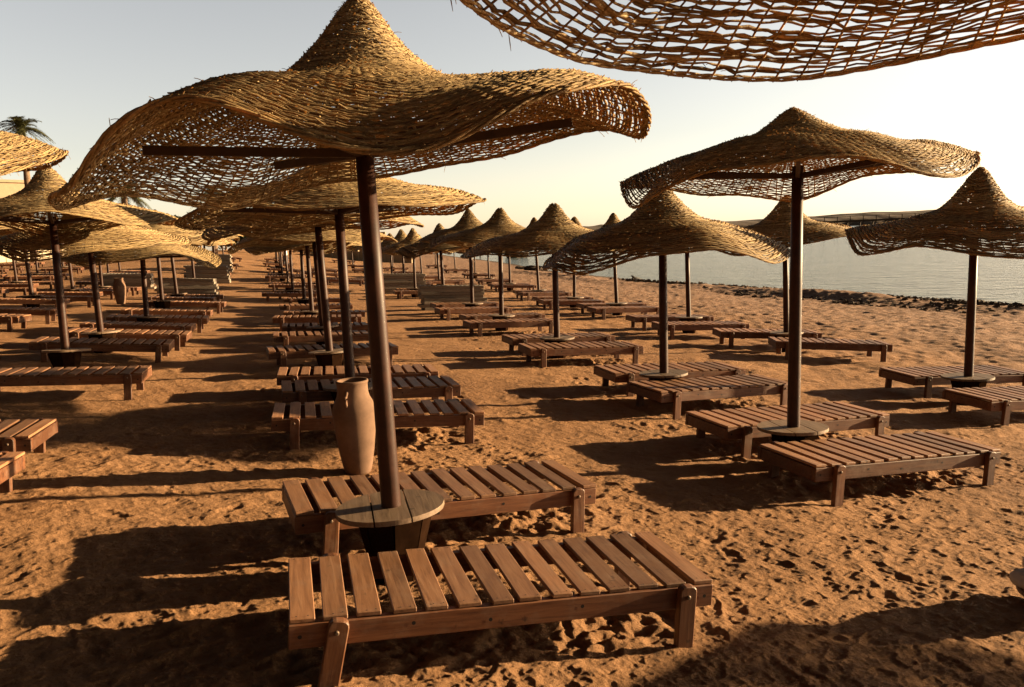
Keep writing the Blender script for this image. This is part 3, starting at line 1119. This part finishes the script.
# ------------------------------------------------------------------ beach
def build_ground():
    d = np.concatenate([np.geomspace(1.3, 2.4, 60)[:-1], np.geomspace(2.4, 9, 760)[:-1], np.geomspace(9, 95, 560)])
    d = np.concatenate([[.02, .5, .9], d, np.geomspace(100, 900, 40)])
    fine = np.radians(np.linspace(-41, 40, 940))
    coarse = np.radians(np.concatenate([np.linspace(40, 319, 92)[1:-1]]))
    az = np.concatenate([fine, coarse])
    D, A = np.meshgrid(d, az, indexing='ij')
    X = D*np.sin(A)
    Y = D*np.cos(A)
    Z = G(X, Y)
    sd = shore_dist(X, Y)
    near = np.clip(1.25-D/60, 0, 1)
    # rolling and trampled sand
    h = .012*vnoise(X, Y, .95, 1) + .008*vnoise(X, Y, .42, 2)
    h += .0065*vnoise(X, Y, .21, 3)*np.clip(1.4-D/22, 0, 1)
    def rg(sx, sc, sd, px):
        n = vnoise(X*.72+Y*.5, Y*1.25-X*.75, sc, sd)
        return (1-np.abs(n))**px
    fade = np.clip(1.25-D/13, 0, 1)
    patch = .75+.6*np.clip(.5+vnoise(X, Y, 1.1, 27), 0, 1)
    h += .010*(rg(0, .15, 41, 3)-.35)*fade*patch
    h += .0075*(rg(0, .062, 42, 3)-.35)*fade*patch
    h += .0044*(rg(0, .031, 43, 2)-.4)*np.clip(1.25-D/9, 0, 1)
    h += .0050*vnoise(X, Y, .10, 4)*fade
    h += .0034*vnoise(X, Y, .048, 5)*np.clip(1.25-D/10, 0, 1)
    h += .0020*vnoise(X, Y, .021, 15)*np.clip(1.25-D/7, 0, 1)
    h += .014*np.clip(vnoise(X*.7+Y*.55, Y*1.5-X*1.1, .11, 16)-.3, 0, 1)*fade*patch
    ridg = 1-np.abs(vnoise(X*.8+Y*.5, Y*.9-X*.4, .30, 6))
    h += .009*(ridg**3-.3)*np.clip(1.4-D/25, 0, 1)*(.4+.6*np.clip(vnoise(X, Y, 2.6, 7)+.4, 0, 1))
    h *= .5+.5*near
    # pebbly lumps in the open strip before the water
    peb = np.clip((12-sd)/6, 0, 1)*np.clip(sd/1.5, 0, 1)
    peb = np.clip((24-sd)/8, 0, 1)*np.clip(sd/1.5, 0, 1)
    h += peb*(.028*np.clip(vnoise(X, Y, .3, 8), 0, 1)+.03*vnoise(X, Y, 1.6, 9)+.022*vnoise(X, Y, .17, 19))
    # low berm with weed just above the water line
    b1 = np.exp(-((sd-3.4-1.1*vnoise(X, Y, 9, 10))/1.3)**2)
    h += b1*(.24+.20*vnoise(X, Y, 5, 11)+.07*vnoise(X, Y, 1.1, 12))*np.clip((85-Y)/40, 0, 1)
    Zf = Z+h
    shape = Zf.shape
    x, y, z = X.ravel(), Y.ravel(), Zf.ravel()
    # footprints: dents with a small rim
    r = np.random.default_rng(5)
    prints = []
    for k in range(900):
        if k < 600:
            lx, ly, la = LOUNGER_POS[int(r.integers(0, min(16, len(LOUNGER_POS))))]
            u_, v_ = r.uniform(-1.3, 1.3), r.normal(0, .75)
            px, py = lx+u_*math.cos(la)-v_*math.sin(la), ly+u_*math.sin(la)+v_*math.cos(la)
        else:
            py = 2.4+12*r.random()**1.3
            px = r.uniform(-.75, .75)*(py+1.0)
        prints.append((px, py, r.uniform(0, PI*2), r.uniform(.75, 1.25)))
    order = np.argsort(y, kind='stable')
    ys = y[order]
    for px, py, a, s in prints:
        i0, i1 = np.searchsorted(ys, (py-.3, py+.3))
        ids = order[i0:i1]
        m = np.abs(x[ids]-px) < .3
        ids = ids[m]
        if not len(ids):
            continue
        dx, dy = x[ids]-px, y[ids]-py
        wob = .022*vnoise(x[ids], y[ids], .055, 31)
        dx = dx+wob
        dy = dy+.018*vnoise(x[ids], y[ids], .05, 32)
        u_ = (dx*math.cos(a)+dy*math.sin(a))/(.12*s)
        v_ = (-dx*math.sin(a)+dy*math.cos(a))/(.048*s)
        q = np.sqrt(u_*u_+v_*v_)
        z[ids] += s*(-.0085*np.exp(-(q/.85)**4)+.0045*np.exp(-((q-1.35)/.35)**2))
    # dug-up piles under the near loungers
    for lx, ly, la in LOUNGER_POS[:16]:
        i0, i1 = np.searchsorted(ys, (ly-1.2, ly+1.2))
        ids = order[i0:i1]
        ids = ids[np.abs(x[ids]-lx) < 1.3]
        dx, dy = x[ids]-lx, y[ids]-ly
        u_ = (dx*math.cos(la)+dy*math.sin(la))/.95
        v_ = (-dx*math.sin(la)+dy*math.cos(la))/.33
        w_ = np.exp(-(u_**4+v_**4))
        z[ids] += w_*(.035*np.clip(vnoise(x[ids], y[ids], .15, 21), -.2, 1)+.024*vnoise(x[ids], y[ids], .06, 22)+.01*vnoise(x[ids], y[ids], .035, 23))
    V = np.stack([x, y, z], -1)
    nR, nA = shape
    i = np.arange(nR-1)[:, None]*nA
    j = np.arange(nA)[None, :]
    j2 = (j+1) % nA
    F = np.stack([i+j, i+nA+j, i+nA+j2, i+j2], -1).reshape(-1, 4)
    F = F[:, ::-1]
    me = mesh_np('beach', V, F, True)
    at = me.attributes.new('shore', 'FLOAT', 'POINT')
    at.data.foreach_set('value', np.clip(sd.ravel()/30, 0, 1).astype(np.float32))
    me.materials.append(M['sand'])
    return me


me = build_ground()
o = bpy.data.objects.new('beach_sand', me)
COL.objects.link(o)
o['kind'] = 'structure'
n_up = sum(1 for p in me.polygons[:50] if p.normal.z > 0)
if n_up < 25:
    me.flip_normals()

# sea
mb = MB()
v = [mb.bm.verts.new(p) for p in ((-400, 20, SEA), (2500, -600, SEA), (4000, 4000, SEA), (-1500, 4000, SEA))]
mb.bm.faces.new(v)
o = link('sea', mb.mesh('sea'), M['sea'])
o['kind'] = 'structure'

# headland across the bay
nx = 260
V, F = [], []
for i in range(nx):
    t = i/(nx-1)
    X = -330+1500*t
    Yb = 620+140*math.sin(t*2.2)-120*t
    edge = min(1, max(0, (X+60)/130))
    H = (SEA+1)+edge*(7.5+4.5*t+.8*math.sin(X*.021)+.5*math.sin(X*.073+1)+.5*math.sin(X*.21))
    for q, (dy, hh) in enumerate(((0, -2.5), (6, .3*H), (25, .62*H), (60, .9*H), (110, H), (260, H*.9))):
        V.append((X+random.uniform(-2, 2), Yb+dy+random.uniform(-3, 3), hh+random.uniform(-.4, .4)*(q > 0)))
for i in range(nx-1):
    for q in range(5):
        a = i*6+q
        F.append((a, a+6, a+7, a+1))
me = mesh_np('headland', V, F, True)
o = link('headland', me, M['land'])
o['kind'] = 'structure'

# long pier in front of the headland
pr = thing('pier', (157, 300, SEA), 'long low timber pier on thin legs before the far headland', 'pier')
mb = MB()
mb.box((0, 0, 3.6), (88, 3, .7))
link('deck', mb.mesh('deck'), M['pier'], pr)
mb = MB()
for k in range(18):
    for s in (-1.2, 1.2):
        mb.tube([(-42+k*4.9, s, -1), (-42+k*4.9, s, 3.4)], .2, 6)
link('piles', mb.mesh('piles'), M['pier'], pr)
mb = MB()
for k in range(18):
    mb.box((-42+k*4.9, -1.4, 4.7), (.2, .2, 1.6))
mb.box((0, -1.4, 5.4), (88, .12, .14))
link('railing', mb.mesh('railing'), M['pier'], pr)

# short jetty of posts on the far left of the bay
jt = thing('jetty', (7, 150, SEA), 'short dark jetty on posts standing in the bay behind the umbrellas', 'jetty')
mb = MB()
mb.box((0, 0, 2.2), (26, 1.6, .35))
link('deck', mb.mesh('deck'), M['pier'], jt)
mb = MB()
for k in range(8):
    mb.tube([(-12.3+k*3.5, 0, -1), (-12.3+k*3.5, 0, 2.9)], .16, 6)
link('piles', mb.mesh('piles'), M['pier'], jt)

# rocks at the water's edge
def rock(x, y, s, label, dz=0):
    bm = bmesh.new()
    bmesh.ops.create_icosphere(bm, subdivisions=3, radius=1)
    rs = random.Random(int(x*50+y*3))
    ph = [rs.uniform(0, 6) for _ in range(6)]
    for v in bm.verts:
        c = v.co
        k = 1+.22*math.sin(3*c.x+ph[0])*math.sin(2.6*c.y+ph[1])+.14*math.sin(6*c.z+ph[2]+4*c.x)+.08*math.sin(11*c.y+ph[3])
        v.co = Vector((c.x*k*s*1.3, c.y*k*s, c.z*k*s*.62))
    me = bpy.data.meshes.new('shore_rock')
    bm.to_mesh(me)
    bm.free()
    o = link('shore_rock', me, M['rock'])
    o.location = (x, y, max(gz(x, y), SEA-.2)+dz)
    o.rotation_euler = (0, 0, rs.uniform(0, 6))
    return tag(o, label, 'rock', 'dark rocks along the water line')


rock(1.3, 78, .55, 'dark rock at the water line left of the bay, the farthest one')
rock(2.6, 74, .8, 'broad dark rock at the water line beside a seaside pole')
rock(5.9, 62, .45, 'small dark rock at the water line behind the peaked umbrellas')
rock(8.6, 53.5, .35, 'small low rock on the wet edge near the bird')
rock(1.2, 128, 1.5, 'round dark rock standing out of the bay by the jetty', .5)

# weed and stones washed up on the berm: too many to count
def weed_line():
    r = np.random.default_rng(8)
    V, F = [], []
    n = 0
    for k in range(5200):
        y = r.uniform(24, 52)
        d = 1.1+abs(r.normal(0, .75)) if r.random() < .75 else r.uniform(.4, 6)
        x = float(np.interp(y, SY, SX))-d
        if y > 36 and r.random() < .9:
            continue
        s = r.uniform(.04, .16)*(1.25 if d < 2.5 else .7)
        zz = gz(x, y)+.22*math.exp(-((d-3.4)/1.3)**2)
        b = np.array([[-1, -.6, 0], [1, -.7, 0], [.8, .7, 0], [-.9, .6, 0], [-.5, -.3, .8], [.5, -.4, .9], [.4, .4, .7], [-.4, .3, 1.0]])
        b = b*s*r.uniform(.6, 1.3, (8, 3))+np.array([x, y, zz-.02])
        V.append(b)
        F.append(np.array([[0, 1, 5, 4], [1, 2, 6, 5], [2, 3, 7, 6], [3, 0, 4, 7], [4, 5, 6, 7]])+n)
        n += 8
    return mesh_np('washed_up_weed', np.concatenate(V), np.concatenate(F))


o = link('washed_up_weed', weed_line(), M['rock'])
o['kind'] = 'stuff'
o['label'] = 'dark line of stones and dried weed washed up along the water'

# ------------------------------------------------------------------ land at the back
def leaf_cloud(n, centers, size, seed):
    r = np.random.default_rng(seed)
    V, F = [], []
    cs = np.array(centers, float)
    w = cs[:, 3]**2
    pick = r.choice(len(cs), n, p=w/w.sum())
    dirs = r.normal(size=(n, 3))
    dirs /= np.linalg.norm(dirs, axis=1, keepdims=True)
    rad = cs[pick, 3]*(r.random(n)**.4)
    P = cs[pick, :3]+dirs*rad[:, None]*np.array([1, 1, .85])
    a = r.normal(size=(n, 3))
    a /= np.linalg.norm(a, axis=1, keepdims=True)
    b = np.cross(a, r.normal(size=(n, 3)))
    b /= np.linalg.norm(b, axis=1, keepdims=True)
    s = size*r.uniform(.6, 1.3, (n, 1))
    Q = np.stack([P-a*s, P+b*s*.5, P+a*s, P-b*s*.5], 1).reshape(-1, 3)
    F = np.arange(n*4).reshape(-1, 4)
    return mesh_np('crown', Q, F)


def bush(x, y, w, h, label, mat, seed, n=900, cat='bush', name='bush', leaf=.16, trunk=.6, group=None):
    r = random.Random(seed)
    g = gz(x, y)
    t = thing(name, (x, y, g), label, cat, group)
    cents = []
    for k in range(13):
        a = r.uniform(0, 6.28)
        q = r.random()**.6*w*.42
        zc = trunk+(h-trunk)*r.uniform(.2, .85)
        cents.append((q*math.cos(a), q*math.sin(a), zc, r.uniform(.16, .30)*min(w, h)))
    o = link('crown', leaf_cloud(n, cents, leaf, seed), mat, t)
    mb = MB()
    mb.tube([(0, 0, -.2), (.03, .02, trunk*.6), (.05, 0, h*.5)], [.12*h/3, .09*h/3, .04], 7)
    for k in range(4):
        c = cents[k]
        mb.tube([(.03, 0, trunk*.6), (c[0]*.5, c[1]*.5, c[2]*.7), c[:3]], [.05, .035, .015], 6)
    link('trunk', mb.mesh('trunk'), M['bark'], t)
    return t


def palm(x, y, h, label, seed, spread=2.0):
    r = random.Random(seed)
    g = gz(x, y)
    t = thing('palm_tree', (x, y, g), label, 'palm tree', 'date palms behind the beach')
    mb = MB()
    pts, rad = [], []
    for k in range(15):
        u = k/14
        pts.append((.25*math.sin(u*1.6), .1*u, -.3+h*u))
        rad.append(.24-.07*u+(.02 if k % 2 else 0))
    mb.tube(pts, rad, 10)
    link('trunk', mb.mesh('trunk'), M['bark'], t)
    top = Vector(pts[-1])
    V, F = [], []
    n = 0
    for k in range(44):
        a = r.uniform(0, 6.28)
        el = r.uniform(-.35, 1.25)
        ln = spread*r.uniform(.85, 1.15)
        d = Vector((math.cos(a), math.sin(a), 0))
        prev = None
        for q in range(17):
            u = q/16
            p = top+d*(ln*u*math.cos(el*.8))+Vector((0, 0, ln*(math.sin(el)*u-.55*u*u)))
            if prev is not None:
                ax = (p-prev).normalized()
                sd = ax.cross(Vector((0, 0, 1))).normalized()
                up = sd.cross(ax)
                for s in (-1, 1):
                    ll = .42*math.sin(PI*min(1, .12+u*.9))+.08
                    for e in (0, .5):
                        b0 = prev.lerp(p, e)
                        tip = b0+(ax*.75+sd*s*.8+up*r.uniform(-.15, .35)).normalized()*ll*r.uniform(.8, 1.1)-Vector((0, 0, .06))
                        V += [b0-ax*.04, b0+ax*.04, tip]
                        F.append((n, n+1, n+2))
                        n += 3
                V += [prev-sd*.02, prev+sd*.02, p]
                F.append((n, n+1, n+2))
                n += 3
            prev = p
    me = mesh_np('crown', [tuple(v) for v in V], F)
    link('crown', me, M['palm'], t)
    return t


palm(-33.0, 55, 9.5, 'tall palm whose crown shows above the left edge canopies', 1, 1.75)
palm(-27.5, 57, 5.2, 'shorter palm half hidden behind the left umbrellas', 2, 2.0)
palm(-24.5, 66, 5.6, 'palm farther back, nearest to the middle of the picture', 3, 2.1)
for i, (x, y, w, h) in enumerate([(-45.5, 66, 5, 3.6), (-48.5, 73, 6, 4.0), (-51.5, 80, 6, 4.2), (-54, 88, 7, 4.4), (-56, 97, 8, 4.6), (-51, 96, 7, 4.0)]):
    bush(x, y, w, h, 'leafy green bush behind the cream wall, %s from the near end' % ['first', 'second', 'third', 'fourth', 'fifth', 'sixth'][i], M['leaf'], 300+i, 1500, leaf=.26,
         group='bushes behind the cream wall')
for i, (x, y, w, h) in enumerate([(-33.5, 94, 8, 4.6), (-29.5, 90, 7, 4.2), (-38, 98, 9, 5)]):
    bush(x, y, w, h, 'dark broad tree at the far end of the path, %s' % ['middle one', 'rightmost', 'leftmost'][i], M['leafdark'], 400+i, 2600, 'tree', 'tree', leaf=.3, trunk=.1,
         group='dark trees at the end of the path')

# cream garden wall on the left
def wall(a, b, h, label, mat, scallop=True):
    a, b = Vector(a), Vector(b)
    d = (b-a)
    ln = d.length
    rz = math.atan2(d.y, d.x)
    g = min(gz(a.x, a.y), gz(b.x, b.y), gz((a.x+b.x)/2, (a.y+b.y)/2))-.3
    t = thing('garden_wall', (a.x, a.y, g), label, 'wall', None, rz)
    n = max(2, int(ln/3))
    poly = [(0, 0)]
    top = []
    for k in range(n*8+1):
        u = k/(n*8)
        top.append((u*ln, h+.35*abs(math.sin(u*n*PI)) if scallop else h))
    mb = MB()
    mb.prism([(0, 0)]+[(ln, 0)]+list(reversed(top)), -.13, .13)
    link('panel', mb.mesh('panel'), mat, t)
    for k in range(n+1):
        mb = MB()
        mb.box((k*ln/n, 0, h*.5+.12), (.4, .42, h+.25), None, .03)
        link('pillar', mb.mesh('pillar'), mat, t)
    return t


wall((-41.9, 64), (-47.6, 86), 1.9, 'cream scalloped garden wall behind the far left loungers', M['cream'])
wall((-29, 101), (-12, 97), 2.0, 'low beige wall closing off the far end of the beach', M['beige'], False)

# pale yellow house, far left
def house(x, y, w, dpt, h, rz, label, mat):
    g = gz(x, y)
    t = thing('house', (x, y, g), label, 'house', None, rz)
    mb = MB()
    mb.box((0, 0, h/2-.3), (w, dpt, h))
    link('wall', mb.mesh('wall'), mat, t)
    mb = MB()
    mb.box((0, 0, h-.15), (w+.5, dpt+.5, .3), None, .03)
    link('roof', mb.mesh('roof'), mat, t)
    for k in range(3):
        f = MB()
        f.box((-w/2+w*(k+.5)/3, -dpt/2-.02, h*.55), (1.3, .1, 1.4))
        wn = link('window', f.mesh('window'), M['cream'], t)
        p = MB()
        p.box((-w/2+w*(k+.5)/3, -dpt/2-.05, h*.55), (1.1, .08, 1.2))
        link('pane', p.mesh('pane'), M['darkglass'], wn)
    return t


house(-56, 84, 7, 8, 8.6, R_(56), 'pale yellow flat-roofed house half hidden behind the left canopies', M['beige'])
house(-25.5, 125, 12, 8, 3.4, R_(8), 'low beige beach hut beyond the far end of the path', M['beige'])

# ------------------------------------------------------------------ a bird and a person far off
def skin_figure(name, verts, edges, radii, mat, parent=None, levels=2):
    me = bpy.data.meshes.new(name)
    me.from_pydata(verts, edges, [])
    o = bpy.data.objects.new(name, me)
    COL.objects.link(o)
    o.modifiers.new('skin', 'SKIN')
    for i, r in enumerate(radii):
        sv = me.skin_vertices[0].data[i]
        sv.radius = (r, r) if not isinstance(r, tuple) else r
    me.skin_vertices[0].data[0].use_root = True
    s = o.modifiers.new('sub', 'SUBSURF')
    s.levels = s.render_levels = levels
    me.materials.append(mat)
    if parent:
        o.parent = parent
    return o


def bake(o):
    dg = bpy.context.evaluated_depsgraph_get()
    me = bpy.data.meshes.new_from_object(o.evaluated_get(dg))
    o.modifiers.clear()
    o.data = me
    for p in me.polygons:
        p.use_smooth = True


bx, by = 7.9, 49.0
bd = skin_figure('bird', [(0, 0, .16), (.09, 0, .21), (.15, 0, .27), (.19, 0, .275), (.23, 0, .265), (-.10, 0, .14), (-.22, 0, .11), (0, .03, .09), (.02, .03, 0), (0, -.03, .09), (.02, -.03, 0)],
                 [(0, 1), (1, 2), (2, 3), (3, 4), (0, 5), (5, 6), (0, 7), (7, 8), (0, 9), (9, 10)],
                 [.075, .06, .042, .03, .008, .055, .02, .016, .009, .016, .009], M['feather'])
bake(bd)
bd.location = (bx, by, gz(bx, by)+.03)
bd.scale = (1.5, 1.5, 1.5)
bd.rotation_euler = (0, 0, R_(200))
tag(bd, 'small dark bird standing on the sand by the water line', 'bird')

px, py = -17.5, 62.0
pz = gz(px, py)
pt = skin_figure('person', [(0, 0, .95), (0, 0, 1.15), (0, 0, 1.38), (0, 0, 1.52), (0, .01, 1.62), (0, 0, 1.70),
                            (.19, 0, 1.40), (.24, .03, 1.12), (.22, -.08, .88), (-.19, 0, 1.40), (-.25, .02, 1.12), (-.24, -.05, .86),
                            (.09, 0, .88), (.10, -.10, .48), (.10, -.02, .06), (.10, -.14, .03), (-.09, 0, .88), (-.10, .08, .48), (-.10, .20, .08), (-.10, .09, .03)],
                 [(0, 1), (1, 2), (2, 3), (3, 4), (4, 5), (2, 6), (6, 7), (7, 8), (2, 9), (9, 10), (10, 11), (0, 12), (12, 13), (13, 14), (14, 15), (0, 16), (16, 17), (17, 18), (18, 19)],
                 [.14, .13, .15, .055, .10, .08, .06, .045, .035, .06, .045, .035, .085, .06, .045, .035, .085, .06, .045, .035], M['skin'])
bake(pt)
pt.location = (px, py, pz)
pt.rotation_euler = (0, 0, R_(30))
tag(pt, 'person in a white shirt and dark trousers walking at the far end of the path', 'person')
mb = MB()
mb.lathe([(.17, .86), (.18, .95), (.165, 1.12), (.20, 1.30), (.185, 1.42), (.08, 1.50)], 18, cap=False)
for s in (-1, 1):
    mb.tube([(s*.15, 0, 1.42), (s*.21, 0, 1.38), (s*.245, .02, 1.2)], [.07, .075, .065], 10)
o = link('shirt', mb.mesh('shirt'), M['shirt'], pt)
mb = MB()
mb.lathe([(.165, .80), (.17, .9), (.165, .99)], 16)
for pts in ([(.09, 0, .88), (.10, -.10, .48), (.10, -.02, .10)], [(-.09, 0, .88), (-.10, .08, .48), (-.10, .19, .12)]):
    mb.tube(pts, [.105, .08, .068], 10)
o = link('trousers', mb.mesh('trousers'), M['trouser'], pt)
bm = bmesh.new()
bmesh.ops.create_uvsphere(bm, u_segments=14, v_segments=8, radius=.115)
for v in bm.verts:
    v.co = Vector((v.co.x*.95, v.co.y*1.0+.015, max(v.co.z, -.02)+1.665))
me = bpy.data.meshes.new('hair')
bm.to_mesh(me)
bm.free()
link('hair', me, M['hair'], pt)

# ------------------------------------------------------------------ light
SUN_AZ, SUN_EL = 76.5, 10.0
world = bpy.data.worlds.new('World')
scene.world = world
world.use_nodes = True
nt = world.node_tree
bg = nt.nodes['Background']
sky = nt.nodes.new('ShaderNodeTexSky')
sky.sky_type = 'NISHITA'
sky.sun_disc = False
sky.sun_elevation = R_(SUN_EL)
sky.sun_rotation = R_(SUN_AZ)
sky.altitude = 0
sky.air_density = .9
sky.dust_density = .6
sky.ozone_density = 1.0
hs = nt.nodes.new('ShaderNodeHueSaturation')
hs.inputs['Saturation'].default_value = .55
nt.links.new(sky.outputs['Color'], hs.inputs['Color'])
tint = mixc(nt, 1.0, hs.outputs['Color'], (1.125, .975, .855), 'MULTIPLY')
# sky dimmed by hand above the low horizon band, to cut fill light
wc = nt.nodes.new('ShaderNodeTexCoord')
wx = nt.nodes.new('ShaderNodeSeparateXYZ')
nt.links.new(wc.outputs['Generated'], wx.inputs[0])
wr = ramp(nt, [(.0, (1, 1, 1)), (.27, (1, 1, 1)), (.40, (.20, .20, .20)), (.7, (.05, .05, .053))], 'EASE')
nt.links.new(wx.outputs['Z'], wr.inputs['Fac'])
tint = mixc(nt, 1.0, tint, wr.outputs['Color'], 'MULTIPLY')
# and dimmed again behind and left of the camera, so shaded fronts stay dark
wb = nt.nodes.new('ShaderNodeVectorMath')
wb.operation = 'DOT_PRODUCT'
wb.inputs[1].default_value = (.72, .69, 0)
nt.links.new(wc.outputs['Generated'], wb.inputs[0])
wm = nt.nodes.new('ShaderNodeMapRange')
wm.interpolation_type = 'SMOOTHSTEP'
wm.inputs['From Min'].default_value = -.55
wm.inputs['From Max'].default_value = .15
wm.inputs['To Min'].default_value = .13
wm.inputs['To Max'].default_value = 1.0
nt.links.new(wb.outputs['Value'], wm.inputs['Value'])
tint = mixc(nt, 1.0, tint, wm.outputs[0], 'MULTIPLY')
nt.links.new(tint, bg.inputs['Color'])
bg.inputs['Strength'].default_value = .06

sun = bpy.data.lights.new('sun', 'SUN')
sun.energy = 5.0
sun.angle = R_(.5)
sun.color = (1.0, .73, .41)
so = bpy.data.objects.new('sun', sun)
COL.objects.link(so)
d = Vector((math.sin(R_(SUN_AZ))*math.cos(R_(SUN_EL)), math.cos(R_(SUN_AZ))*math.cos(R_(SUN_EL)), math.sin(R_(SUN_EL))))
so.rotation_euler = d.to_track_quat('Z', 'Y').to_euler()
so.location = (20, 5, 15)

# ------------------------------------------------------------------ camera
cam = bpy.data.cameras.new('camera')
cam.sensor_width = 36
cam.lens = 36*783.2/1024
cam.clip_start = .05
cam.clip_end = 6000
co = bpy.data.objects.new('camera', cam)
COL.objects.link(co)
p_, r_ = .135157, -.044497
right = Vector((1, 0, 0))
fwd = Vector((0, math.cos(p_), -math.sin(p_)))
up = Vector((0, math.sin(p_), math.cos(p_)))
Rv = right*math.cos(r_)+up*math.sin(r_)
Uv = up*math.cos(r_)-right*math.sin(r_)
mw = Matrix((Rv, Uv, -fwd)).transposed().to_4x4()
mw.translation = Vector((0, 0, 1.829))
co.matrix_world = mw
scene.camera = co

scene.view_settings.view_transform = 'Standard'
scene.view_settings.look = 'None'
scene.view_settings.exposure = 2.0
scene.view_settings.gamma = 1
scene.view_settings.use_curve_mapping = False
scene.cycles.max_bounces = 8
scene.cycles.transparent_max_bounces = 8
